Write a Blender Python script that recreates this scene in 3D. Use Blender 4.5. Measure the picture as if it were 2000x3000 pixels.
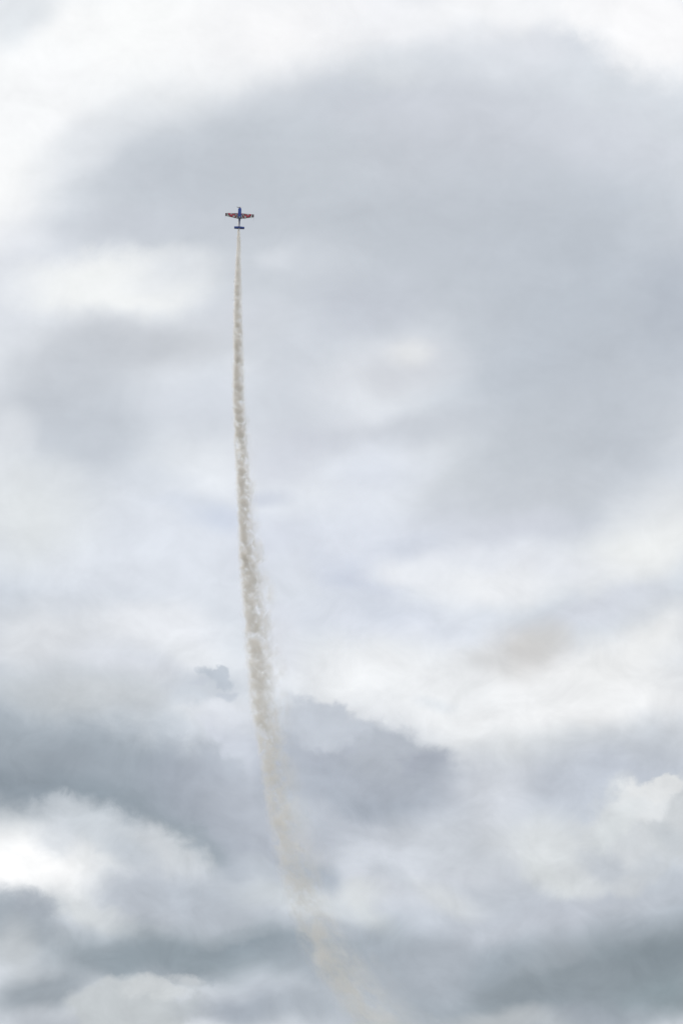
# Aerobatic aeroplane climbing straight up under an overcast sky, trailing smoke.
import bpy, bmesh, math, random
from mathutils import Vector, Matrix, Euler

R = math.radians
random.seed(7)
for o in list(bpy.data.objects):
    bpy.data.objects.remove(o, do_unlink=True)
scene = bpy.context.scene
COL = scene.collection

# ------------------------------------------------------------------ camera
cam_data = bpy.data.cameras.new('camera')
cam_data.sensor_fit = 'VERTICAL'
cam_data.sensor_height = 36.0
cam_data.sensor_width = 24.0
cam_data.lens = 100.0
cam_data.clip_start = 0.1
cam_data.clip_end = 30000
camera = bpy.data.objects.new('camera', cam_data)
camera.location = (0, 0, 1.7)
camera.rotation_euler = (R(90 + 18.0), 0, 0)
COL.objects.link(camera)
scene.camera = camera

# ------------------------------------------------------------------ exposure, sampling
scene.view_settings.view_transform = 'Standard'
scene.view_settings.look = 'None'
scene.view_settings.exposure = 0
scene.view_settings.gamma = 1
scene.view_settings.use_curve_mapping = False
cy = scene.cycles
cy.volume_bounces = 5
cy.max_bounces = 10
cy.volume_step_rate = 1.0
cy.volume_max_steps = 256
cy.use_denoising = True
cy.use_adaptive_sampling = True
cy.adaptive_threshold = 0.02
cy.adaptive_min_samples = 12
scene.cycles.pixel_filter_type = 'BLACKMAN_HARRIS'

# ------------------------------------------------------------------ node helper
class S:
    """A socket with arithmetic, so node maths reads like a formula."""
    nt = None
    def __init__(s, k): s.k = k
    @staticmethod
    def m(op, *a, clamp=False):
        n = S.nt.nodes.new('ShaderNodeMath'); n.operation = op; n.use_clamp = clamp
        for i, v in enumerate(a): S.plug(n.inputs[i], v)
        return S(n.outputs[0])
    @staticmethod
    def plug(inp, v):
        if isinstance(v, S): S.nt.links.new(v.k, inp)
        else: inp.default_value = v
    def __add__(s, o): return S.m('ADD', s, o)
    __radd__ = __add__
    def __mul__(s, o): return S.m('MULTIPLY', s, o)
    __rmul__ = __mul__
    def __sub__(s, o): return S.m('SUBTRACT', s, o)
    def __rsub__(s, o): return S.m('SUBTRACT', o, s)
    def __truediv__(s, o): return S.m('DIVIDE', s, o)
    def abs(s): return S.m('ABSOLUTE', s)
    def sqrt(s): return S.m('SQRT', s)
    def min(s, o): return S.m('MINIMUM', s, o)
    def max(s, o): return S.m('MAXIMUM', s, o)
    def gt(s, o): return S.m('GREATER_THAN', s, o)
    def lt(s, o): return S.m('LESS_THAN', s, o)

def smooth(v, a, b, lo=0.0, hi=1.0):
    n = S.nt.nodes.new('ShaderNodeMapRange'); n.interpolation_type = 'SMOOTHSTEP'
    for i, x in enumerate((v, a, b, lo, hi)): S.plug(n.inputs[i], x)
    return S(n.outputs[0])

def comb(x, y, z):
    n = S.nt.nodes.new('ShaderNodeCombineXYZ')
    for i, v in enumerate((x, y, z)): S.plug(n.inputs[i], v)
    return S(n.outputs[0])

def sep(v):
    n = S.nt.nodes.new('ShaderNodeSeparateXYZ'); S.plug(n.inputs[0], v)
    return [S(k) for k in n.outputs]

def noise(vec, scale, detail=2.0, rough=0.5, distort=0.0, colour=False):
    n = S.nt.nodes.new('ShaderNodeTexNoise')
    S.plug(n.inputs['Vector'], vec)
    n.inputs['Scale'].default_value = scale
    n.inputs['Detail'].default_value = detail
    n.inputs['Roughness'].default_value = rough
    n.inputs['Distortion'].default_value = distort
    return S(n.outputs['Color' if colour else 'Fac'])

def vmath(op, a, b=None):
    n = S.nt.nodes.new('ShaderNodeVectorMath'); n.operation = op
    S.plug(n.inputs[0], a)
    if b is not None:
        S.plug(n.inputs[3] if op == 'SCALE' else n.inputs[1], b)
    return S(n.outputs[1] if op in ('LENGTH', 'DOT_PRODUCT') else n.outputs[0])

def mixc(f, a, b):
    n = S.nt.nodes.new('ShaderNodeMix'); n.data_type = 'RGBA'
    S.plug(n.inputs[0], f); S.plug(n.inputs[6], a); S.plug(n.inputs[7], b)
    return S(n.outputs[2])

def lin(c):
    f = lambda v: v / 12.92 if v <= 0.04045 else ((v + 0.055) / 1.055) ** 2.4
    return tuple(f(v / 255.0) for v in c) + (1.0,)

# ------------------------------------------------------------------ sky: daylight sky behind a closed deck of cloud
SUN_EL, SUN_AZ = 52.0, -35.0            # degrees; azimuth from the +Y axis towards +X
world = bpy.data.worlds.new('World')
scene.world = world
world.use_nodes = True
world.cycles.sampling_method = 'MANUAL'; world.cycles.sample_map_resolution = 256
nt = world.node_tree; nt.nodes.clear(); S.nt = nt
w_out = nt.nodes.new('ShaderNodeOutputWorld')
w_bg = nt.nodes.new('ShaderNodeBackground')
nt.links.new(w_bg.outputs[0], w_out.inputs[0])
SKY_STRENGTH = 0.1
w_bg.inputs['Strength'].default_value = SKY_STRENGTH
clear = nt.nodes.new('ShaderNodeTexSky')
clear.sky_type = 'NISHITA'; clear.sun_disc = False
clear.sun_elevation = R(SUN_EL); clear.sun_rotation = R(SUN_AZ)
D = S(nt.nodes.new('ShaderNodeTexCoord').outputs['Generated'])
dx, dy, dz = sep(D)
# sky angles in degrees: azimuth (shrunk to be square at 18 degrees up) and elevation
AZ = S.m('ARCTAN2', dx, dy) * (57.29578 * 0.951)
EL = S.m('ARCSINE', dz) * 57.29578
# turbulence that bends the soft layers and frays the edges of the lower, crisper clouds
wl = vmath('SUBTRACT', noise(D, 34, 1.5, 0.5, colour=True), (0.5, 0.5, 0.5))
ws = vmath('SUBTRACT', noise(D, 60, 3, 0.45, 0.2, colour=True), (0.5, 0.5, 0.5))
wf = vmath('SUBTRACT', noise(D, 85, 5, 0.52, 0.0, colour=True), (0.5, 0.5, 0.5))
wm = vmath('SUBTRACT', noise(D, 120, 6, 0.6, 0.3, colour=True), (0.5, 0.5, 0.5))
P0 = comb(AZ, EL, 0.0)
def bend(w1, w2):
    n = vmath('MULTIPLY_ADD', vmath('ADD', P0, vmath('ADD', w1, w2)), (1, 1, 0))
    S.plug(n.k.node.inputs[2], (0, 0, 1)); return n       # (azimuth, elevation, 1)
SOFT = bend(vmath('SCALE', wl, 0.7), vmath('SCALE', ws, 0.45))
MID = bend(vmath('SCALE', wl, 0.6), vmath('SCALE', wm, 0.55))
FRAY = bend(vmath('SCALE', wl, 0.4), vmath('SCALE', wf, 1.25))
# the general deck, all round the sky
deck = noise(vmath('MULTIPLY', D, (1, 1, 1.8)), 7, 5, 0.5)
tone = mixc(smooth(deck, 0.3, 0.7), lin((190, 199, 210)), lin((234, 238, 243)))

# cloud masses: azimuth, elevation, half width, half height, tilt (degrees), core, cover, tone
CLOUDS = [
    (0.87, 24.60, 9.87, 4.60, 0, 0.1, 1, (197, 203, 210)),
    (-3.04, 24.57, 3.62, 2.52, 0, 0.1, 0.8, (196, 202, 209)),
    (2.43, 25.36, 3.84, 1.97, 5, 0.1, 0.6, (202, 206, 214)),
    (2.17, 26.14, 4.17, 0.99, 0, 0.1, 0.6, (208, 212, 220)),
    (5.44, 25.35, 2.85, 1.10, 8, 0.1, 0.7, (211, 215, 223)),
    (2.86, 23.70, 5.70, 1.86, 0, 0.1, 0.8, (191, 197, 205)),
    (4.88, 21.56, 4.60, 3.62, -20, 0.1, 0.9, (186, 193, 202)),
    (6.76, 22.01, 1.32, 2.19, 0, 0.1, 0.7, (178, 185, 195)),
    (5.26, 19.46, 3.62, 2.52, -20, 0.1, 0.8, (188, 194, 202)),
    (3.22, 18.81, 2.85, 2.41, -10, 0.1, 0.7, (191, 197, 204)),
    (1.95, 22.68, 3.29, 1.75, 0, 0.1, 0.5, (192, 198, 206)),
    (-1.33, 26.36, 2.19, 0.66, -15, 0.1, 0.4, (215, 219, 225)),
    (-3.31, 24.47, 3.29, 1.64, 0, 0.1, 0.6, (194, 200, 208)),
    (-4.57, 27.44, 5.92, 2.19, -10, 0.15, 1, (253, 254, 254)),
    (-0.87, 27.69, 3.84, 1.43, -12, 0.1, 1, (251, 251, 252)),
    (1.36, 27.77, 2.96, 0.88, 0, 0.15, 0.9, (242, 243, 246)),
    (3.40, 27.99, 2.96, 0.93, -3, 0.15, 1, (247, 248, 250)),
    (1.07, 26.92, 1.32, 0.66, 0, 0.1, 0.6, (222, 226, 230)),
    (3.85, 27.21, 1.75, 0.60, -5, 0.1, 0.6, (225, 227, 233)),
    (3.38, 27.05, 3.62, 0.77, 0, 0.1, 0.55, (227, 231, 237)),
    (6.62, 27.56, 1.84, 1.47, 25, 0.35, 1, (254, 254, 255)),
    (5.25, 27.92, 1.32, 0.66, 0, 0.3, 0.9, (252, 252, 253)),
    (-7.12, 24.76, 1.53, 3.62, 3, 0.15, 1, (252, 253, 253)),
    (-6.35, 26.00, 2.41, 1.97, -40, 0.1, 0.9, (249, 250, 251)),
    (-6.88, 27.68, 1.43, 0.77, -20, 0.1, 0.7, (223, 228, 233)),
    (-5.33, 25.36, 2.19, 0.66, -30, 0.1, 0.5, (222, 226, 231)),
    (-6.70, 23.23, 0.88, 1.43, 0, 0.1, 0.7, (234, 236, 240)),
    (-4.11, 23.67, 3.62, 0.66, -3, 0.1, 0.7, (200, 205, 213)),
    (-6.22, 22.47, 3.29, 1.32, 0, 0.1, 0.8, (222, 226, 233)),
    (-4.71, 22.48, 2.74, 0.96, -4, 0.3, 1, (243, 245, 245)),
    (-3.28, 22.83, 1.53, 0.55, -10, 0.1, 0.8, (225, 229, 234)),
    (-0.76, 22.86, 1.97, 1.21, 0, 0.1, 0.7, (206, 211, 218)),
    (-1.30, 23.12, 0.77, 0.38, 0, 0.1, 0.5, (220, 224, 230)),
    (0.41, 21.99, 2.19, 1.21, -10, 0.1, 0.8, (195, 200, 209)),
    (-4.14, 21.33, 4.17, 0.88, -6, 0.1, 0.85, (198, 202, 208)),
    (-2.01, 21.98, 1.43, 0.66, 0, 0.1, 0.6, (211, 215, 223)),
    (-5.71, 20.49, 3.07, 1.43, -18, 0.1, 0.9, (196, 201, 208)),
    (-5.15, 19.46, 2.63, 1.64, -10, 0.2, 0.9, (195, 201, 209)),
    (-6.72, 21.49, 0.88, 0.66, 0, 0.1, 0.7, (223, 227, 233)),
    (-2.70, 20.13, 2.08, 1.21, 0, 0.1, 0.9, (213, 218, 226)),
    (-6.64, 19.41, 0.66, 0.88, 0, 0.1, 0.8, (223, 227, 232)),
    (-0.92, 20.42, 1.43, 2.19, 0, 0.1, 0.8, (205, 210, 218)),
    (1.03, 20.77, 2.19, 0.88, -12, 0.1, 0.9, (212, 215, 221)),
    (-0.21, 19.46, 2.41, 0.77, -5, 0.1, 0.7, (202, 206, 215)),
    (1.39, 21.07, 0.82, 0.38, -8, 0.1, 0.9, (229, 231, 233)),
    (1.56, 19.71, 2.19, 0.49, -8, 0.1, 0.7, (200, 205, 213)),
    (0.67, 18.75, 1.64, 0.99, -10, 0.1, 1, (222, 227, 236)),
    (-1.27, 19.01, 1.43, 1.10, 0, 0.1, 0.8, (215, 219, 228)),
    (-3.81, 18.62, 1.21, 0.55, 0, 0.1, 0.7, (212, 218, 226)),
    (-3.35, 17.15, 6.14, 1.97, 0, 0.25, 1, (223, 228, 236)),
    (-6.32, 17.85, 2.19, 1.64, 0, 0.1, 0.9, (224, 228, 230)),
    (1.01, 17.35, 5.48, 1.32, 0, 0.1, 0.9, (220, 225, 235)),
    (-3.10, 18.11, 1.43, 0.37, 6, 0.1, 0.5, (209, 216, 228)),
    (-2.49, 17.82, 1.10, 0.44, 0, 0.1, 0.7, (203, 211, 226)),
    (-1.62, 18.31, 0.88, 0.33, 0, 0.1, 0.6, (202, 208, 221)),
    (-1.26, 17.43, 1.32, 0.55, 0, 0.1, 0.5, (216, 221, 232)),
    (1.54, 17.26, 1.53, 0.37, -8, 0.1, 0.8, (207, 213, 225)),
    (0.40, 16.65, 1.32, 0.55, 20, 0.1, 0.8, (204, 211, 226)),
    (3.65, 18.19, 3.29, 1.21, -8, 0.1, 0.8, (200, 205, 212)),
    (3.46, 17.58, 2.41, 0.60, 0, 0.1, 0.8, (209, 213, 222)),
    (6.60, 17.93, 1.75, 0.99, -10, 0.1, 0.9, (224, 227, 230)),
    (6.05, 17.08, 2.85, 0.99, -12, 0.1, 1, (237, 239, 239)),
    (3.62, 16.88, 3.29, 0.66, 5, 0.1, 0.8, (228, 231, 237)),
    (1.36, 16.78, 1.43, 0.49, 0, 0.2, 0.9, (235, 238, 243)),
    (1.00, 15.77, 3.51, 0.88, 5, 0.1, 0.9, (219, 224, 234)),
    (0.66, 16.12, 1.64, 0.44, 15, 0.1, 0.8, (211, 217, 228)),
    (3.01, 16.45, 1.86, 0.55, 0, 0.2, 0.9, (237, 239, 242)),
    (5.16, 16.06, 1.97, 0.55, -14, 0.1, 0.9, (215, 219, 228)),
    (3.99, 14.16, 5.70, 1.64, -4, 0.3, 1, (240, 241, 242)),
    (1.00, 14.46, 3.62, 1.32, 5, 0.2, 1, (238, 240, 242)),
    (5.99, 15.33, 2.41, 0.99, -25, 0.1, 0.9, (237, 238, 238)),
    (3.63, 15.26, 1.37, 0.86, -6, 0.1, 1, (210, 209, 208)),
    (4.02, 15.45, 0.77, 0.55, -10, 0.1, 0.6, (209, 209, 208)),
    (2.81, 15.05, 0.88, 0.37, 0, 0.1, 0.6, (214, 215, 216)),
    (5.59, 16.04, 1.43, 0.44, -15, 0.1, 0.6, (215, 220, 228)),
    (1.85, 14.19, 0.66, 0.24, 0, 0.1, 0.6, (223, 228, 233)),
    (-3.75, 15.65, 2.08, 0.66, 0, 0.2, 1, (233, 236, 241)),
    (-5.97, 15.34, 2.41, 1.21, 0, 0.1, 0.8, (220, 222, 225)),
    (-2.88, 15.14, 1.64, 0.55, 10, 0.1, 0.8, (236, 239, 243)),
    (-1.24, 15.33, 0.77, 1.32, 0, 0.1, 0.6, (228, 231, 239)),
    (-4.16, 14.94, 1.97, 0.55, 12, 0.1, 0.7, (220, 223, 230)),
    (-5.00, 14.23, 3.29, 0.99, 0, 0.1, 0.8, (203, 207, 210)),
    (-2.44, 14.10, 1.86, 0.66, 20, 0.1, 0.8, (220, 223, 228)),
    (5.92, 13.16, 4.60, 0.99, -4, 0.1, 0.9, (205, 210, 216)),
    (3.55, 13.21, 2.85, 0.77, 0, 0.1, 0.7, (213, 217, 220)),
    (5.05, 12.49, 3.62, 1.21, 0, 0.1, 0.9, (190, 196, 206)),
    (-6.14, 12.73, 6.14, 2.03, 8, 0.25, 1, (162, 171, 179)),
    (-3.43, 12.26, 4.06, 1.43, 14, 0.3, 1, (162, 171, 180)),
    (-4.62, 12.59, 4.60, 1.04, 6, 0.1, 0.6, (151, 160, 169)),
    (-6.63, 12.20, 3.62, 0.99, 5, 0.2, 1, (141, 151, 160)),
    (-4.52, 12.07, 2.63, 0.66, 8, 0.15, 0.7, (146, 156, 165)),
    (-4.26, 11.81, 2.30, 0.66, 22, 0.2, 0.9, (145, 156, 165)),
    (-2.90, 11.40, 2.19, 0.82, 30, 0.3, 0.9, (153, 163, 172)),
    (-6.45, 14.28, 3.29, 0.55, 0, 0.1, 0.3, (201, 205, 207)),
    (-1.55, 11.24, 1.86, 1.32, 15, 0.1, 0.9, (170, 177, 188)),
    (-2.41, 12.27, 1.97, 1.21, 25, 0.3, 0.9, (155, 163, 174)),
    (-2.99, 11.36, 1.01, 0.46, 35, 0.4, 0.8, (149, 160, 168)),
    (-1.91, 13.28, 0.41, 1.15, -38, 0.45, 0.95, (217, 222, 232)),
    (-2.26, 13.93, 0.99, 0.55, 30, 0.2, 0.8, (224, 228, 235)),
    (-2.70, 14.55, 1.26, 0.55, -4, 0.25, 0.9, (201, 207, 215)),
    (-3.04, 14.48, 0.41, 0.24, -30, 0.4, 0.6, (203, 209, 217)),
    (-2.44, 14.71, 0.55, 0.24, 15, 0.4, 0.7, (198, 205, 213)),
    (-2.40, 14.73, 0.57, 0.17, 20, 0.45, 0.8, (186, 194, 204)),
    (-2.83, 14.62, 0.32, 0.11, -20, 0.35, 0.5, (196, 202, 212)),
    (-2.14, 14.36, 0.37, 0.15, 0, 0.4, 0.7, (194, 201, 211)),
    (-3.04, 14.27, 0.66, 0.20, -10, 0.3, 0.5, (200, 207, 215)),
    (-0.54, 12.11, 3.62, 2.08, 12, 0.3, 0.9, (188, 194, 204)),
    (0.82, 12.80, 3.07, 1.64, 22, 0.1, 0.5, (181, 188, 198)),
    (0.95, 12.79, 2.16, 1.06, 22, 0.6, 0.95, (177, 183, 192)),
    (2.17, 12.27, 0.46, 0.41, 0, 0.45, 0.6, (179, 185, 194)),
    (1.67, 12.76, 0.78, 0.55, 25, 0.45, 0.7, (170, 176, 188)),
    (-0.55, 13.24, 1.01, 0.92, 10, 0.45, 0.8, (179, 185, 196)),
    (-0.80, 12.54, 0.66, 0.44, 0, 0.3, 0.6, (192, 198, 207)),
    (-1.23, 12.80, 0.66, 1.32, 0, 0.2, 0.6, (177, 184, 194)),
    (-0.46, 13.72, 1.20, 0.53, 18, 0.5, 0.9, (196, 202, 211)),
    (0.39, 12.37, 2.74, 0.68, 12, 0.3, 0.7, (170, 177, 188)),
    (1.84, 12.54, 0.77, 0.66, 0, 0.3, 0.6, (175, 182, 192)),
    (0.98, 11.98, 1.53, 0.42, 10, 0.3, 0.7, (168, 176, 187)),
    (1.92, 12.02, 0.66, 0.55, 10, 0.3, 0.7, (179, 186, 197)),
    (-0.88, 12.02, 0.66, 0.66, 0, 0.1, 0.6, (186, 193, 201)),
    (2.66, 11.14, 3.62, 1.32, 0, 0.2, 1, (205, 210, 217)),
    (2.94, 12.44, 1.32, 1.21, 10, 0.2, 0.8, (209, 213, 220)),
    (0.64, 10.90, 1.53, 0.77, 0, 0.1, 0.9, (209, 214, 222)),
    (3.68, 11.31, 1.43, 0.77, 20, 0.2, 0.9, (213, 217, 221)),
    (0.97, 10.29, 3.62, 0.77, -5, 0.1, 0.8, (206, 210, 217)),
    (3.06, 9.76, 4.93, 1.32, -15, 0.1, 0.9, (190, 196, 205)),
    (4.74, 10.08, 2.63, 0.88, -10, 0.1, 0.7, (192, 197, 206)),
    (4.08, 10.70, 0.99, 0.49, 22, 0.3, 0.9, (213, 217, 218)),
    (4.09, 11.13, 1.21, 0.99, 30, 0.2, 0.9, (216, 220, 222)),
    (5.57, 11.40, 1.75, 1.10, -38, 0.62, 1, (209, 213, 216)),
    (5.35, 11.06, 1.01, 0.69, 10, 0.5, 0.8, (206, 210, 214)),
    (6.45, 11.60, 1.01, 0.92, 0, 0.5, 1, (204, 208, 211)),
    (5.88, 12.08, 1.01, 0.48, -32, 0.5, 0.95, (220, 223, 225)),
    (6.14, 12.34, 0.55, 0.37, 0, 0.6, 0.95, (223, 225, 226)),
    (5.20, 11.62, 1.10, 0.35, -40, 0.3, 0.6, (214, 219, 221)),
    (5.05, 10.85, 0.82, 0.46, 25, 0.25, 0.7, (188, 194, 202)),
    (6.00, 10.66, 1.32, 0.49, -5, 0.2, 0.6, (192, 198, 205)),
    (6.40, 11.30, 0.60, 0.44, 0, 0.2, 0.4, (188, 195, 202)),
    (5.58, 10.50, 0.55, 0.31, 0, 0.3, 0.6, (205, 209, 213)),
    (5.99, 10.15, 1.75, 0.44, -5, 0.2, 0.6, (190, 196, 204)),
    (2.91, 10.37, 0.77, 0.44, 0, 0.1, 0.6, (188, 194, 202)),
    (1.98, 10.29, 1.21, 0.38, 15, 0.1, 0.8, (211, 215, 218)),
    (0.55, 9.78, 0.99, 0.33, 45, 0.1, 0.8, (211, 216, 218)),
    (0.98, 10.64, 0.99, 0.33, 35, 0.1, 0.5, (190, 196, 204)),
    (-5.33, 10.89, 3.18, 1.26, 16, 0.3, 1, (217, 221, 224)),
    (-5.53, 11.96, 0.77, 0.49, 0, 0.3, 0.7, (202, 208, 214)),
    (-6.16, 10.87, 2.08, 0.99, 8, 0.15, 1, (253, 253, 253)),
    (-5.51, 11.45, 0.66, 0.66, 0, 0.3, 0.7, (213, 218, 224)),
    (-4.42, 11.55, 1.64, 0.60, 25, 0.3, 0.9, (205, 211, 217)),
    (-3.24, 11.05, 1.15, 0.60, 40, 0.3, 0.75, (215, 219, 223)),
    (-4.08, 11.13, 0.66, 0.44, 20, 0.2, 0.6, (192, 199, 207)),
    (-3.64, 10.27, 1.75, 0.88, 10, 0.3, 0.9, (184, 190, 199)),
    (-2.38, 10.11, 2.85, 0.99, 5, 0.1, 0.9, (186, 193, 202)),
    (-0.70, 10.12, 1.86, 0.49, 10, 0.2, 0.9, (205, 211, 216)),
    (-1.38, 10.72, 1.21, 0.38, 20, 0.2, 0.6, (194, 201, 209)),
    (-0.54, 10.72, 0.99, 0.44, 30, 0.2, 0.8, (166, 175, 186)),
    (0.30, 10.29, 0.66, 0.44, 15, 0.2, 0.8, (216, 220, 222)),
    (-4.63, 9.83, 1.64, 0.38, 15, 0.3, 0.8, (211, 215, 217)),
    (-6.29, 9.76, 1.38, 0.83, 20, 0.35, 1, (162, 170, 178)),
    (-5.97, 10.06, 0.55, 0.37, 30, 0.4, 0.6, (170, 177, 186)),
    (-4.87, 9.40, 1.32, 0.44, 10, 0.1, 0.6, (185, 191, 198)),
    (-3.55, 9.76, 1.32, 0.38, 10, 0.3, 0.5, (183, 189, 197)),
    (-2.20, 9.17, 5.70, 0.82, 0, 0.2, 1, (151, 162, 170)),
    (-1.20, 9.30, 2.52, 0.44, -2, 0.1, 0.8, (143, 154, 163)),
    (-3.03, 8.82, 1.21, 0.24, 0, 0.3, 0.6, (143, 153, 162)),
    (-2.04, 9.51, 0.99, 0.22, -8, 0.3, 0.5, (164, 173, 181)),
    (-0.20, 9.61, 1.21, 0.27, 5, 0.3, 0.5, (171, 178, 187)),
    (-4.03, 9.11, 1.97, 0.38, 0, 0.1, 0.8, (145, 156, 164)),
    (0.55, 8.92, 2.85, 0.99, 0, 0.1, 0.9, (166, 174, 183)),
    (-5.59, 8.45, 1.86, 0.66, -25, 0.2, 0.9, (147, 156, 164)),
    (-6.27, 9.12, 0.77, 0.88, 0, 0.1, 0.9, (192, 197, 201)),
    (-4.50, 7.87, 3.29, 0.66, -10, 0.2, 0.8, (173, 179, 187)),
    (-3.85, 8.22, 1.61, 0.64, 6, 0.62, 1, (195, 200, 203)),
    (-3.52, 8.52, 0.83, 0.26, 5, 0.4, 0.8, (205, 209, 211)),
    (-2.86, 8.74, 0.44, 0.22, 0, 0.3, 0.9, (196, 201, 205)),
    (-1.86, 8.15, 1.64, 0.77, 0, 0.1, 0.9, (159, 167, 178)),
    (-0.53, 8.07, 1.97, 0.77, 0, 0.1, 0.8, (166, 174, 183)),
    (4.45, 8.47, 5.70, 1.53, -12, 0.15, 1, (151, 161, 169)),
    (5.79, 9.04, 3.62, 1.21, -8, 0.1, 0.85, (138, 148, 155)),
    (5.95, 9.08, 1.86, 0.60, -5, 0.1, 0.7, (127, 138, 145)),
    (4.29, 8.64, 2.85, 0.82, -10, 0.1, 0.7, (139, 148, 155)),
    (3.88, 9.07, 1.32, 0.44, -15, 0.3, 0.4, (164, 171, 178)),
    (2.63, 8.83, 1.75, 0.66, -20, 0.1, 0.7, (153, 163, 172)),
    (6.17, 8.27, 1.43, 0.77, 0, 0.1, 0.8, (132, 145, 151)),
    (1.80, 8.83, 1.32, 0.99, -20, 0.1, 0.7, (179, 186, 195)),
    (3.20, 7.84, 1.97, 0.38, 0, 0.2, 0.9, (185, 190, 194)),
    (4.76, 7.95, 1.43, 0.33, 0, 0.1, 0.6, (159, 166, 175)),
    (4.58, 10.60, 0.66, 0.33, 20, 0.2, 0.5, (211, 215, 218)),
]
for (a, e, ra, re, tilt, core, cover, c) in CLOUDS:
    # (the 1e-6 term only makes the layers compile one after another: the shader stack is small)
    q = vmath('MULTIPLY_ADD', tone, (1e-6, 1e-6, 0)); S.plug(q.k.node.inputs[2], FRAY if core >= 0.45 else MID if core >= 0.25 else SOFT)
    ct, st = math.cos(R(tilt)), math.sin(R(tilt))
    u = vmath('DOT_PRODUCT', q, (ct / ra, -st / ra, -(ct * a - st * e) / ra))
    v = vmath('DOT_PRODUCT', q, (st / re, ct / re, -(st * a + ct * e) / re))
    d = S.m('SQRT', S.m('MULTIPLY_ADD', u, u, v * v))
    tone = mixc(smooth(d, 1.0, core, 0.0, cover), tone, lin(c))

# faint streaks and mottling inside the deck
streak = noise(comb(AZ * 0.45 + EL * 0.12, EL * 1.0, 0.0), 0.9, 5, 0.55, 0.4)
mott = noise(D, 300, 5, 0.6)
billow = noise(vmath('MULTIPLY', D, (1, 1, 1.3)), 55, 7, 0.58, 0.5)
low = smooth(EL, 20.0, 12.0, 0.15, 0.48)                # the lower clouds show more structure
gain = (streak - 0.5) * 0.14 + (mott - 0.5) * 0.035 + (billow - 0.5) * low + 1.0
tone = vmath('SCALE', tone, gain)
cloud = vmath('SCALE', tone, 1.0 / SKY_STRENGTH)
thin = mixc(0.03, cloud, S(clear.outputs[0]))       # the deck lets a trace of clear sky through
S.plug(w_bg.inputs['Color'], thin)

# ------------------------------------------------------------------ sun, diffused by the cloud
sun_data = bpy.data.lights.new('sun', 'SUN')
sun_data.energy = 1.4; sun_data.angle = R(12); sun_data.color = (1.0, 0.965, 0.91)
sun = bpy.data.objects.new('sun', sun_data)
sd = Vector((math.sin(R(SUN_AZ)) * math.cos(R(SUN_EL)), math.cos(R(SUN_AZ)) * math.cos(R(SUN_EL)), math.sin(R(SUN_EL))))
sun.rotation_euler = sd.to_track_quat('Z', 'Y').to_euler()
sun.location = (0, 0, 400)
COL.objects.link(sun)

# ------------------------------------------------------------------ helpers for things
def material(name, build):
    m = bpy.data.materials.new(name); m.use_nodes = True
    m.node_tree.nodes.clear(); S.nt = m.node_tree
    out = m.node_tree.nodes.new('ShaderNodeOutputMaterial')
    build(m, out)
    return m

def paint(name, colour, rough=0.3, metal=0.0, coat=0.0, spec=0.5, wear=0.06):
    """A painted or metal surface with faint dirt and uneven gloss."""
    def b(m, out):
        p = m.node_tree.nodes.new('ShaderNodeBsdfPrincipled')
        P = S(m.node_tree.nodes.new('ShaderNodeTexCoord').outputs['Object'])
        f = noise(P, 3.0, 5, 0.6)
        dark = tuple(c * (1 - wear * 4) for c in colour[:3]) + (1,)
        base = colour if isinstance(colour, S) else mixc(smooth(f, 0.45, 0.75), colour, dark)
        S.plug(p.inputs['Base Color'], base)
        S.plug(p.inputs['Roughness'], smooth(f, 0.3, 0.7, rough * 0.8, rough * 1.25))
        p.inputs['Metallic'].default_value = metal
        p.inputs['Coat Weight'].default_value = coat
        p.inputs['Coat Roughness'].default_value = 0.08
        p.inputs['Specular IOR Level'].default_value = spec
        m.node_tree.links.new(p.outputs[0], out.inputs[0])
    return material(name, b)

def link_mesh(name, verts, faces, mat, parent=None, smooth_shade=True, loc=(0, 0, 0)):
    me = bpy.data.meshes.new(name)
    me.from_pydata([tuple(v) for v in verts], [], faces)
    bm = bmesh.new(); bm.from_mesh(me)
    bmesh.ops.recalc_face_normals(bm, faces=bm.faces)
    for e in bm.edges:
        if len(e.link_faces) == 2 and e.calc_face_angle(0) > R(38): e.smooth = False
    for f in bm.faces: f.smooth = smooth_shade
    bm.to_mesh(me); bm.free()
    me.materials.append(mat)
    o = bpy.data.objects.new(name, me); COL.objects.link(o)
    o.location = loc
    if parent: o.parent = parent
    return o

def loft(rings, cap=True):
    n = len(rings[0]); v = [p for r in rings for p in r]; f = []
    for i in range(len(rings) - 1):
        for j in range(n):
            a = i * n + j; b = i * n + (j + 1) % n
            f.append((a, b, b + n, a + n))
    if cap:
        f.append(tuple(range(n))[::-1]); f.append(tuple(range((len(rings) - 1) * n, len(rings) * n)))
    return v, f

def join(*parts):
    V, F = [], []
    for v, f in parts:
        k = len(V); V += list(v); F += [tuple(i + k for i in q) for q in f]
    return V, F

def tube(pts, rad, n=8):
    """Round rod along points, rad a number or a list."""
    rings = []
    pts = [Vector(p) for p in pts]
    for i, p in enumerate(pts):
        t = (pts[min(i + 1, len(pts) - 1)] - pts[max(i - 1, 0)]).normalized()
        a = t.orthogonal().normalized() if i == 0 else (ref - t * ref.dot(t)).normalized()
        ref = a; b = t.cross(a)
        r = rad[i] if isinstance(rad, (list, tuple)) else rad
        rings.append([p + (a * math.cos(k * 2 * math.pi / n) + b * math.sin(k * 2 * math.pi / n)) * r for k in range(n)])
    return loft(rings)

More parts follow.
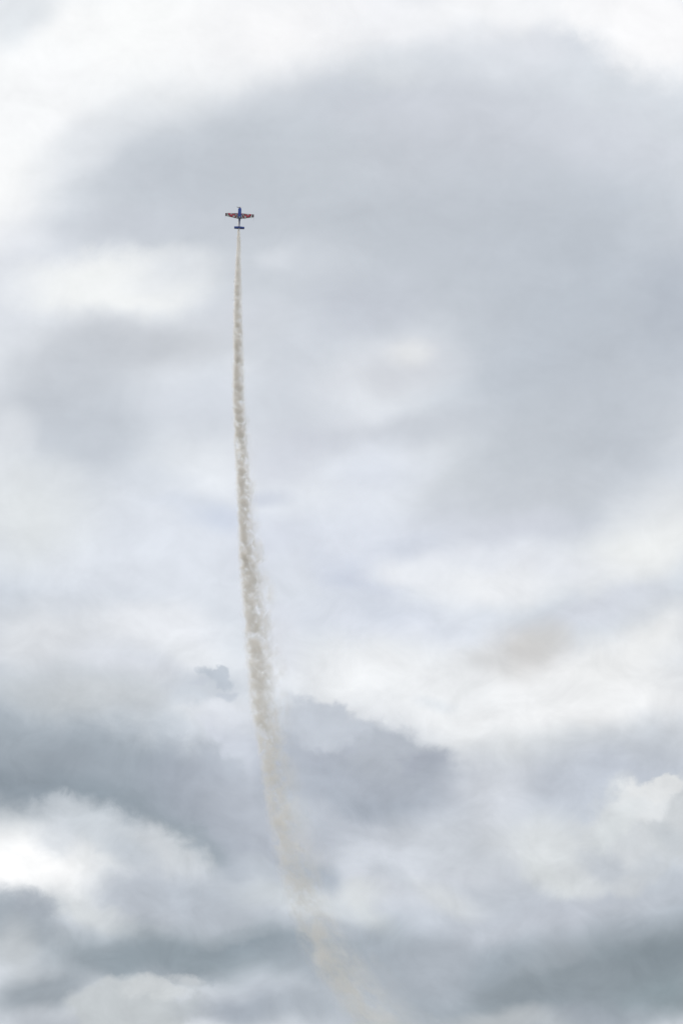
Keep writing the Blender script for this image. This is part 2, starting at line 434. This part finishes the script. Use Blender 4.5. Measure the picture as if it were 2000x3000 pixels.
# ------------------------------------------------------------------ ground: mown airfield grass out to the horizon
def grass(m, out):
    p = m.node_tree.nodes.new('ShaderNodeBsdfPrincipled')
    P = S(m.node_tree.nodes.new('ShaderNodeTexCoord').outputs['Object'])
    big = noise(P, 0.01, 6, 0.6); small = noise(P, 2.0, 6, 0.7)
    c = mixc(smooth(big, 0.35, 0.65), (0.055, 0.085, 0.028, 1), (0.11, 0.12, 0.05, 1))
    c = mixc(smooth(small, 0.3, 0.8, 0.0, 0.6), c, (0.035, 0.05, 0.02, 1))
    S.plug(p.inputs['Base Color'], c)
    p.inputs['Roughness'].default_value = 0.95
    bp = m.node_tree.nodes.new('ShaderNodeBump'); bp.inputs['Strength'].default_value = 0.6
    S.plug(bp.inputs['Height'], small)
    m.node_tree.links.new(bp.outputs[0], p.inputs['Normal'])
    m.node_tree.links.new(p.outputs[0], out.inputs[0])
GN = 40; GS = 9000.0
gv, gf = [], []
for i in range(GN + 1):
    for j in range(GN + 1):
        x = (i / GN * 2 - 1); y = (j / GN * 2 - 1)
        x = math.copysign(abs(x) ** 2, x) * GS; y = math.copysign(abs(y) ** 2, y) * GS
        h = 0.0 if math.hypot(x, y) < 40 else 0.25 * math.sin(x * 0.011) * math.cos(y * 0.009)
        gv.append((x, y, h))
for i in range(GN):
    for j in range(GN):
        a = i * (GN + 1) + j
        gf.append((a, a + GN + 1, a + GN + 2, a + 1))
ground = link_mesh('ground', gv, gf, material('grass', grass))
ground['kind'] = 'structure'

# ------------------------------------------------------------------ smoke trail
# height, centre x, half width of the dense core, reach of the downwind wisps (metres)
TRAIL_Y = 690.0
TRAIL = [
    (307.57, -27.13, 0.11, 0.02),
    (306.82, -27.14, 0.16, 0.03),
    (305.70, -27.12, 0.21, 0.04),
    (304.82, -27.05, 0.27, 0.05),
    (303.83, -27.01, 0.45, -0.08),
    (301.96, -27.01, 0.57, -0.07),
    (300.09, -26.99, 0.64, 0.01),
    (295.13, -26.99, 0.87, 0.09),
    (288.96, -27.02, 1.10, 0.04),
    (282.82, -26.99, 1.27, 0.01),
    (275.49, -26.84, 1.43, 0.19),
    (267.00, -26.63, 1.61, 0.41),
    (258.57, -26.56, 1.82, 0.79),
    (251.39, -26.13, 1.88, 1.19),
    (246.63, -25.87, 1.92, 1.31),
    (240.70, -25.50, 1.97, 1.43),
    (234.80, -25.19, 2.07, 1.57),
    (228.93, -24.79, 2.16, 1.76),
    (223.10, -24.43, 2.35, 1.85),
    (217.29, -23.94, 2.58, 2.16),
    (211.50, -23.33, 2.84, 2.58),
    (205.75, -22.65, 3.05, 2.98),
    (200.03, -22.08, 3.14, 3.37),
    (194.33, -21.51, 3.24, 3.75),
    (188.66, -20.89, 3.42, 3.90),
    (183.02, -20.30, 3.56, 4.01),
    (177.41, -19.74, 3.67, 3.88),
    (171.82, -18.85, 3.63, 3.30),
    (166.27, -17.86, 3.56, 2.61),
    (160.73, -16.94, 3.74, 2.95),
    (155.23, -15.93, 3.97, 3.23),
    (149.75, -14.91, 4.24, 3.75),
    (144.30, -13.60, 4.79, 3.82),
    (138.87, -12.10, 5.15, 3.90),
    (133.47, -10.61, 5.33, 3.85),
    (128.10, -8.94, 5.65, 3.70),
    (122.75, -6.95, 6.35, 3.70),
    (117.42, -4.44, 7.06, 3.60),
    (112.12, -1.55, 7.72, 3.95),
    (106.85, 1.81, 7.85, 4.18),
    (101.60, 5.75, 8.10, 4.53),
    (96.17, 10.45, 9.70, 4.92),
    (86.00, 19.19, 11.30, 6.17),
    (70.62, 34.71, 14.08, 6.99),
]
Z_LO, Z_HI = TRAIL[-1][0], TRAIL[0][0]
def puff(r): return 0.42 + 0.25 * r               # size of the curls grows as the trail widens
phase = [0.0]
for a, b in zip(TRAIL, TRAIL[1:]):
    phase.append(phase[-1] + (a[0] - b[0]) / ((puff(a[1 + 1]) + puff(b[1 + 1])) / 2))
X_LO, X_HI = -30.0, 45.0

def curve(t, pts):
    n = S.nt.nodes.new('ShaderNodeFloatCurve')
    n.mapping.use_clip = False
    c = n.mapping.curves[0]
    pts = sorted(pts)
    c.points[0].location = pts[0]; c.points[1].location = pts[-1]
    for p in pts[1:-1]: c.points.new(*p)
    for p in c.points: p.handle_type = 'AUTO_CLAMPED'
    n.mapping.update()
    S.plug(n.inputs['Value'], t)
    return S(n.outputs[0])

def smoke(m, out):
    P = S(m.node_tree.nodes.new('ShaderNodeTexCoord').outputs['Object'])
    x, y, z = sep(P)
    t = (z - Z_LO) * (1.0 / (Z_HI - Z_LO))
    tt = [(p[0] - Z_LO) / (Z_HI - Z_LO) for p in TRAIL]
    c = curve(t, [(a, (p[1] - X_LO) / (X_HI - X_LO)) for a, p in zip(tt, TRAIL)]) * (X_HI - X_LO) + X_LO
    r = curve(t, [(a, p[2] / 10) for a, p in zip(tt, TRAIL)]) * 10.0
    w = curve(t, [(a, p[3] / 10) for a, p in zip(tt, TRAIL)]) * 10.0
    ph = curve(t, [(a, q / phase[-1]) for a, q in zip(tt, phase)]) * phase[-1]
    s = r * 0.25 + 0.42
    lx = (x - c)
    q = comb(lx / s, y / s, ph)
    q2 = comb(lx / s - ph * 0.25, y / s, ph * 0.8 + lx / s * 0.7)     # sheared: wisps lean downwind
    n1 = noise(q, 0.38, 4, 0.6, 0.5)
    n2 = noise(q, 0.66, 3.5, 0.6, 0.4)
    n3 = noise(q2, 0.33, 3, 0.55, 0.6)
    big = noise(comb(0.0, 0.0, ph), 0.07, 3, 0.5)
    # dense core: a ragged column
    rho = S.m('SQRT', (lx * lx + y * y)) / r
    edge = rho + (n1 - 0.5) * 1.3 + (n2 - 0.5) * 1.35
    core = smooth(edge, 1.12, 0.62)
    # fresh smoke near the tail is still packed together
    top = smooth(z, 245.0, 298.0, 0.0, 0.38)
    lump = smooth(n2 * 0.65 + n1 * 0.35, 0.43, 0.59, 0.05, 2.8) * (1.0 - top) + top * 1.25
    # downwind side fades, upwind edge stays crisp
    side = smooth(lx / r, -0.9, 1.0, 1.35, 0.45)
    # loose wisps torn off to the right
    u = (lx - r * 0.45) / (w + r * 0.8)
    wx = smooth(u, 0.0, 0.2) * smooth(u, 1.0, 0.1)
    wy = smooth((y / r).abs(), 1.0, 0.2)
    wisp = wx * wy * smooth(n3, 0.42, 0.66)
    thick = curve(t, DENS)
    dens = (core * lump * side + wisp * 0.9 * smooth(w, 0.4, 2.6)) * thick / r
    dens = dens * smooth(big, 0.3, 0.7, 0.8, 1.2)
    v = m.node_tree.nodes.new('ShaderNodeVolumePrincipled')
    v.inputs['Color'].default_value = SMOKE_COLOUR
    v.inputs['Anisotropy'].default_value = 0.35
    S.plug(v.inputs['Density'], dens.max(0.0) * SMOKE_GAIN)
    m.node_tree.links.new(v.outputs[0], out.inputs['Volume'])
DENS = [(0.0, 0.11), (0.12, 0.23), (0.25, 0.31), (0.35, 0.46), (0.45, 0.64), (0.55, 0.82), (0.8, 1.0), (0.985, 1.0), (1.0, 0.3)]
SMOKE_GAIN = 1.3
SMOKE_COLOUR = (0.993, 0.953, 0.915, 1)
smoke_mat = material('smoke', smoke)
smoke_mat.cycles.volume_step_rate = 0.02
rings = []
NZ = 110
def at(z, k):
    for a, b in zip(TRAIL, TRAIL[1:]):
        if b[0] <= z <= a[0]:
            f = (a[0] - z) / (a[0] - b[0]); return a[k] + (b[k] - a[k]) * f
    return TRAIL[-1][k]
for i in range(NZ + 1):
    z = Z_HI + (Z_LO - Z_HI) * i / NZ
    c, r, w = at(z, 1), at(z, 2), at(z, 3)
    ring = []
    for k in range(20):
        a = 2 * math.pi * k / 20
        ca, sa = math.cos(a), math.sin(a)
        rx = r * 1.22 if ca < 0 else r * 1.22 + w
        ring.append((c + ca * rx, sa * r * 1.22, z))
    rings.append(ring)
v_, f_ = loft(rings)
trail = link_mesh('smoke_trail', v_, f_, smoke_mat, loc=(0, TRAIL_Y + 0.6, 0))
trail['label'] = 'thin beige smoke trail curving up through the sky to the tail of the climbing aeroplane'
trail['category'] = 'smoke trail'

# ------------------------------------------------------------------ the aerobatic aeroplane, nose straight up, top side to the camera
# local axes: +Z nose, -Y top of the aircraft, X along the wings
plane = bpy.data.objects.new('aerobatic_aeroplane', None); COL.objects.link(plane)
plane.empty_display_size = 1.0
plane['label'] = 'small blue and red single propeller aerobatic aeroplane climbing vertically above its smoke trail'
plane['category'] = 'aeroplane'
plane.location = (-26.86, TRAIL_Y, 307.2)
plane.rotation_euler = Euler((R(0), R(0.8), R(5.5)), 'XYZ')

blue = paint('blue_paint', (0.02, 0.08, 0.42, 1), 0.3, 0, 0.3)
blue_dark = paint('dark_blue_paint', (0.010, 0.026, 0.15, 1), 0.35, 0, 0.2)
red = paint('red_paint', (0.42, 0.012, 0.03, 1), 0.3, 0, 0.4)
maroon = paint('maroon_paint', (0.10, 0.006, 0.03, 1), 0.35, 0, 0.3)
black = paint('black_paint', (0.012, 0.011, 0.013, 1), 0.45)
white = paint('white_paint', (0.76, 0.76, 0.74, 1), 0.35, 0, 0.3)
metal = paint('brushed_metal', (0.42, 0.42, 0.43, 1), 0.35, 1.0)
rubber = paint('rubber', (0.02, 0.02, 0.02, 1), 0.8)

def oval(cx, cyy, z, w, up, dn, n=24, p=2.4):
    """Fuselage section: w half width, up towards the canopy (-Y), dn towards the belly (+Y)."""
    out = []
    for k in range(n):
        a = 2 * math.pi * k / n
        ca, sa = math.cos(a), math.sin(a)
        ex = math.copysign(abs(ca) ** (2 / p), ca) * w
        ey = math.copysign(abs(sa) ** (2 / p), sa) * (dn if sa > 0 else up)
        out.append((cx + ex, cyy + ey, z))
    return out

# fuselage from the firewall to the tail post
v, f = loft([oval(0, 0.0, z, w, u, d) for z, w, u, d in
    [(2.30, 0.445, 0.42, 0.46), (1.7, 0.455, 0.42, 0.50), (1.0, 0.455, 0.42, 0.52), (0.55, 0.43, 0.42, 0.52), (0.12, 0.36, 0.42, 0.50)]])
fuselage = link_mesh('fuselage', v, f, blue, plane)
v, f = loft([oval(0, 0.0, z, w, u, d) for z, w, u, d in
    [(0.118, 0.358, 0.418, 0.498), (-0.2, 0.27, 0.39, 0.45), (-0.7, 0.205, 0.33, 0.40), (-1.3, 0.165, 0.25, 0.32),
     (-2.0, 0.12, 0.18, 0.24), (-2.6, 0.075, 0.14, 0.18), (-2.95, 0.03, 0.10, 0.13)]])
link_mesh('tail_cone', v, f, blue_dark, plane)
# engine cowling, with two air intakes and exhaust stubs
v, f = loft([oval(0, 0.01, z, w, u, d) for z, w, u, d in
    [(2.305, 0.452, 0.43, 0.47), (2.6, 0.452, 0.42, 0.46), (2.85, 0.44, 0.40, 0.44), (3.0, 0.40, 0.35, 0.38), (3.07, 0.33, 0.28, 0.30)]])
cowling = link_mesh('engine_cowling', v, f, blue, plane)
for sx in (-1, 1):
    v, f = loft([oval(sx * 0.21, -0.02, z, w, w * 0.7, w * 0.7, 16, 2) for z, w in [(3.04, 0.10), (3.085, 0.10)]])
    link_mesh('air_intake', v, f, black, cowling)
    v, f = tube([(sx * 0.16, 0.42, 2.5), (sx * 0.16, 0.52, 2.35), (sx * 0.16, 0.58, 2.1)], 0.045)
    link_mesh('exhaust_pipe', v, f, metal, cowling)
# spinner and three blades
v, f = loft([[(math.cos(a) * r, math.sin(a) * r, z) for a in [2 * math.pi * k / 20 for k in range(20)]]
             for z, r in [(3.09, 0.20), (3.2, 0.19), (3.33, 0.15), (3.45, 0.09), (3.53, 0.035), (3.55, 0.005)]])
spinner = link_mesh('spinner', v, f, maroon, plane)
def blade(angle):
    rs = []
    for rr, ch, tw, th in [(0.12, 0.07, 70, 0.05), (0.3, 0.13, 52, 0.035), (0.55, 0.165, 36, 0.025), (0.8, 0.15, 27, 0.018), (0.95, 0.11, 23, 0.012), (1.0, 0.05, 22, 0.008)]:
        ct, st = math.cos(R(tw)), math.sin(R(tw)); ring = []
        for k in range(10):
            a = 2 * math.pi * k / 10
            cx, cz = math.cos(a) * ch / 2, math.sin(a) * th / 2
            ring.append(Matrix.Rotation(angle, 3, 'Z') @ Vector((rr, cx * ct - cz * st, 3.22 + cx * st + cz * ct)))
        rs.append(ring)
    return loft(rs)
for ang in (R(-150), R(-30), R(90)):        # two blades lean towards the camera, one points away
    v, f = blade(ang)
    link_mesh('propeller_blade', v, f, black, plane)

# wing: paint scheme drawn in wing coordinates, the same on both sides
def livery(m, out):
    p = m.node_tree.nodes.new('ShaderNodeBsdfPrincipled')
    x, y, z = sep(S(m.node_tree.nodes.new('ShaderNodeTexCoord').outputs['Object']))
    a = x.abs()
    RED, BLK, WHT, GRY = (0.64, 0.03, 0.075, 1), (0.020, 0.007, 0.012, 1), (0.72, 0.72, 0.69, 1), (0.40, 0.37, 0.35, 1)
    def disc(cx, cz, rad, sx=1.0):
        du = (a - cx) * (1.0 / sx); dv = z - cz
        return S.m('SQRT', du * du + dv * dv) - rad
    def on(d): return smooth(d, 0.012, -0.012)
    c = mixc(1.0, RED, RED)
    # grey and white flames along the leading edge, each with a dark lower outline
    wob = noise(comb(a * 2.6, 0.0, z * 0.9), 1.6, 2, 0.5)
    flame = 1.50 - z - (wob - 0.5) * 0.75
    box = (a - 2.45).max(1.25 - a)
    c = mixc(on((flame - 0.10).max(box)), c, BLK)
    c = mixc(on(flame.max(box + 0.08)), c, GRY)
    c = mixc(on(disc(2.22, 1.36, 0.13, 2.0)), c, WHT)
    c = mixc(on(disc(1.62, 1.36, 0.13, 0.8)), c, WHT)
    # outboard: curved dark outline, pale band, dark tip
    tip = disc(1.60, 2.10, 1.60)
    c = mixc(on(0.0 - tip), c, BLK)
    c = mixc(on(0.13 - tip), c, WHT)
    c = mixc(on((3.38 - a - z * 0.02)), c, BLK)
    c = mixc(on((3.50 - a - z * 0.02)), c, (0.09, 0.006, 0.02, 1))
    # dark line that closes the red field above the trailing edge
    te = z - a * 0.194
    c = mixc(on((te - 0.15).max(a - 2.75)), c, BLK)
    c = mixc(on((te - 0.07).max(a - 2.6)), c, WHT)
    # large ring near the root: dark disc, white crescent, dark and red heart
    c = mixc(on(disc(1.13, 0.86, 0.80, 0.90)), c, BLK)
    c = mixc(on(disc(1.13, 0.84, 0.70, 0.88)), c, WHT)
    c = mixc(on(disc(1.27, 0.90, 0.66, 0.88)), c, BLK)
    c = mixc(on(disc(1.38, 0.90, 0.56, 0.86)), c, RED)
    c = mixc(on(disc(1.10, 1.20, 0.24, 0.55)), c, WHT)
    c = mixc(on(disc(1.22, 1.22, 0.17, 0.55)), c, BLK)
    # white roundel with a dark rim
    c = mixc(on(disc(1.50, 0.70, 0.36)), c, BLK)
    c = mixc(on(disc(1.50, 0.70, 0.28)), c, WHT)
    # pale walkway at the root
    c = mixc(on(a - 0.47), c, (0.55, 0.42, 0.40, 1))
    dirt = noise(comb(x, y, z), 6, 4, 0.6)
    c = vmath('SCALE', c, smooth(dirt, 0.3, 0.7, 1.0, 0.85))
    S.plug(p.inputs['Base Color'], c)
    p.inputs['Roughness'].default_value = 0.32
    p.inputs['Coat Weight'].default_value = 0.3
    m.node_tree.links.new(p.outputs[0], out.inputs[0])
livery_mat = material('wing_livery', livery)

def foil(x, le, te, t, yc=0.0, n=12, a0=0.0, a1=1.0):
    """Symmetric aerofoil ring at span x between chord fractions a0..a1."""
    ring = []; ch = le - te
    def th(u): return t * ch * 5 * (0.2969 * math.sqrt(max(u, 0)) - 0.126 * u - 0.3516 * u * u + 0.2843 * u ** 3 - 0.1036 * u ** 4)
    us = [a0 + (a1 - a0) * (1 - math.cos(math.pi * i / n)) / 2 for i in range(n + 1)]
    for u in us: ring.append((x, yc - th(u) - 0.0015, le - ch * u))
    for u in reversed(us): ring.append((x, yc + th(u) + 0.0015, le - ch * u))
    return ring

TIP = 3.72
def LE(a): return 1.74 - 0.15 * a / TIP
def TE(a): return 0.0 + 0.72 * a / TIP
def YC(a): return 0.16 - 0.02 * a / TIP
for sx in (-1, 1):
    sp = [0.30, 0.6, 1.0, 1.5, 2.2, 2.9, 3.5, TIP]
    rings_ = [foil(sx * a, LE(a), TE(a), 0.15 - 0.03 * a / TIP, YC(a), a1=0.74) for a in sp]
    wing = link_mesh('wing', *loft(rings_), livery_mat, plane)
    # fixed trailing edge at the root, and the aileron outboard
    rr = [foil(sx * a, LE(a), TE(a), 0.15 - 0.03 * a / TIP, YC(a), a0=0.742, a1=1.0) for a in (0.30, 0.62)]
    link_mesh('wing_fillet', *loft(rr), livery_mat, wing)
    rr = [foil(sx * a, LE(a), TE(a), 0.15 - 0.03 * a / TIP, YC(a), a0=0.755, a1=1.0) for a in (0.64, 1.5, 2.4, 3.2, TIP - 0.02)]
    link_mesh('aileron', *loft(rr), livery_mat, wing)
    # rounded tip fairing
    rr = [foil(sx * (TIP + d), LE(TIP) - s, TE(TIP) + s, th, YC(TIP)) for d, s, th in ((0.003, 0, 0.12), (0.03, 0.02, 0.10), (0.05, 0.08, 0.05))]
    link_mesh('wing_tip', *loft(rr), maroon, wing)
    # thin boom trailing aft of the tip
    v, f = tube([(sx * (TIP + 0.03), 0.14, 1.30), (sx * (TIP + 0.055), 0.14, 0.72), (sx * (TIP + 0.07), 0.14, -0.32)], [0.016, 0.02, 0.011], 6)
    link_mesh('tip_boom', v, f, metal, wing)
    # spade hanging ahead of the aileron, underside
    v, f = join(tube([(sx * 2.3, 0.22, 0.55), (sx * 2.3, 0.48, 0.80)], 0.012, 6),
                loft([[(sx * 2.3 + q[0] * 0.14, 0.48 + d, 0.82 + q[1] * 0.10) for q in ((-1, -1), (1, -1), (1, 1), (-1, 1))] for d in (0, 0.008)]))
    link_mesh('aileron_spade', v, f, metal, wing)

# canopy over the cockpit, behind mid chord
def glass(m, out):
    p = m.node_tree.nodes.new('ShaderNodeBsdfPrincipled')
    p.inputs['Base Color'].default_value = (0.05, 0.08, 0.12, 1)
    p.inputs['Roughness'].default_value = 0.04
    p.inputs['Transmission Weight'].default_value = 0.6
    p.inputs['Specular IOR Level'].default_value = 0.9
    p.inputs['Coat Weight'].default_value = 1.0
    m.node_tree.links.new(p.outputs[0], out.inputs[0])
canopy_mat = material('tinted_canopy', glass)
v, f = loft([oval(0, -0.36, z, w, u, 0.04, 20, 2.1) for z, w, u in
    [(0.62, 0.06, 0.03), (0.52, 0.17, 0.14), (0.36, 0.23, 0.24), (0.15, 0.23, 0.28), (-0.1, 0.20, 0.25), (-0.3, 0.14, 0.16), (-0.48, 0.05, 0.04)]])
canopy = link_mesh('canopy', v, f, canopy_mat, plane)
v, f = loft([oval(0, -0.36, z, w, u, 0.045, 20, 2.1) for z, w, u in [(0.375, 0.236, 0.245), (0.335, 0.240, 0.255)]])
link_mesh('canopy_frame', v, f, white, canopy)
v, f = loft([oval(0, -0.36, z, w, u, 0.045, 20, 2.1) for z, w, u in [(0.333, 0.15, 0.268), (0.16, 0.14, 0.292)]])
link_mesh('canopy_glint_panel', v, f, white, canopy)  # white glint on the canopy, painted in as a raised panel

# tail
for sx in (-1, 1):
    rr = [foil(sx * a, -2.09 - 0.09 * a / 1.35, -2.93 + 0.06 * a / 1.35, 0.09, 0.0, a1=0.52) for a in (0.05, 0.5, 1.0, 1.30, 1.345)]
    stab = link_mesh('tailplane', *loft(rr), blue, plane)
    rr = [foil(sx * a, -2.09 - 0.09 * a / 1.35, -2.93 + 0.06 * a / 1.35, 0.09, 0.0, a0=0.54, a1=1.0) for a in (0.10, 0.5, 1.0, 1.345)]
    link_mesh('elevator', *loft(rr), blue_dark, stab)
def up_foil(h, le, te, t, a0=0.0, a1=1.0):
    return [(y, -h, z) for (x, y, z) in foil(0, le, te, t, 0.0, a0=a0, a1=a1)]
fin = link_mesh('fin', *loft([up_foil(h, le, te, 0.09, a1=0.50) for h, le, te in ((0.10, -1.95, -3.12), (0.5, -2.15, -3.16), (1.0, -2.42, -3.14), (1.22, -2.60, -3.08))]), blue, plane)
rud = [up_foil(h, le, te, 0.09, a0=0.52) for h, le, te in ((-0.14, -2.3, -3.10), (0.1, -1.95, -3.22), (0.5, -2.15, -3.22), (1.0, -2.42, -3.18), (1.22, -2.60, -3.10))]
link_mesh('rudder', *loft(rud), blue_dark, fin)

# undercarriage on the belly side
for sx in (-1, 1):
    v, f = loft([[(sx * x_ + dx_, y_, z_ + dz_) for dx_, dz_ in ((-0.012, -w_), (0.012, -w_), (0.012, w_), (-0.012, w_))]
                 for x_, y_, z_, w_ in ((0.30, 0.46, 1.45, 0.11), (0.55, 0.72, 1.5, 0.08), (0.80, 1.02, 1.55, 0.06))])
    leg = link_mesh('gear_leg', v, f, blue, plane)
    v, f = loft([oval(sx * 0.84, 1.06, z, w, w * 1.4, w * 1.5, 14, 2) for z, w in ((1.88, 0.015), (1.8, 0.07), (1.62, 0.10), (1.4, 0.085), (1.15, 0.035), (1.08, 0.01))])
    link_mesh('wheel_fairing', v, f, red, leg)
    v, f = loft([[(sx * 0.84 + d, 1.12 + math.cos(a) * r, 1.58 + math.sin(a) * r) for a in [2 * math.pi * k / 18 for k in range(18)]] for d, r in ((-0.05, 0.13), (-0.03, 0.17), (0.03, 0.17), (0.05, 0.13))])
    link_mesh('wheel', v, f, rubber, leg)
v, f = join(tube([(0, 0.16, -2.7), (0, 0.26, -2.95), (0, 0.33, -3.12)], 0.022, 6),
            loft([[(d, 0.36 + math.cos(a) * 0.08, -3.16 + math.sin(a) * 0.08) for a in [2 * math.pi * k / 12 for k in range(12)]] for d in (-0.03, 0.03)]))
link_mesh('tail_wheel', v, f, rubber, plane)
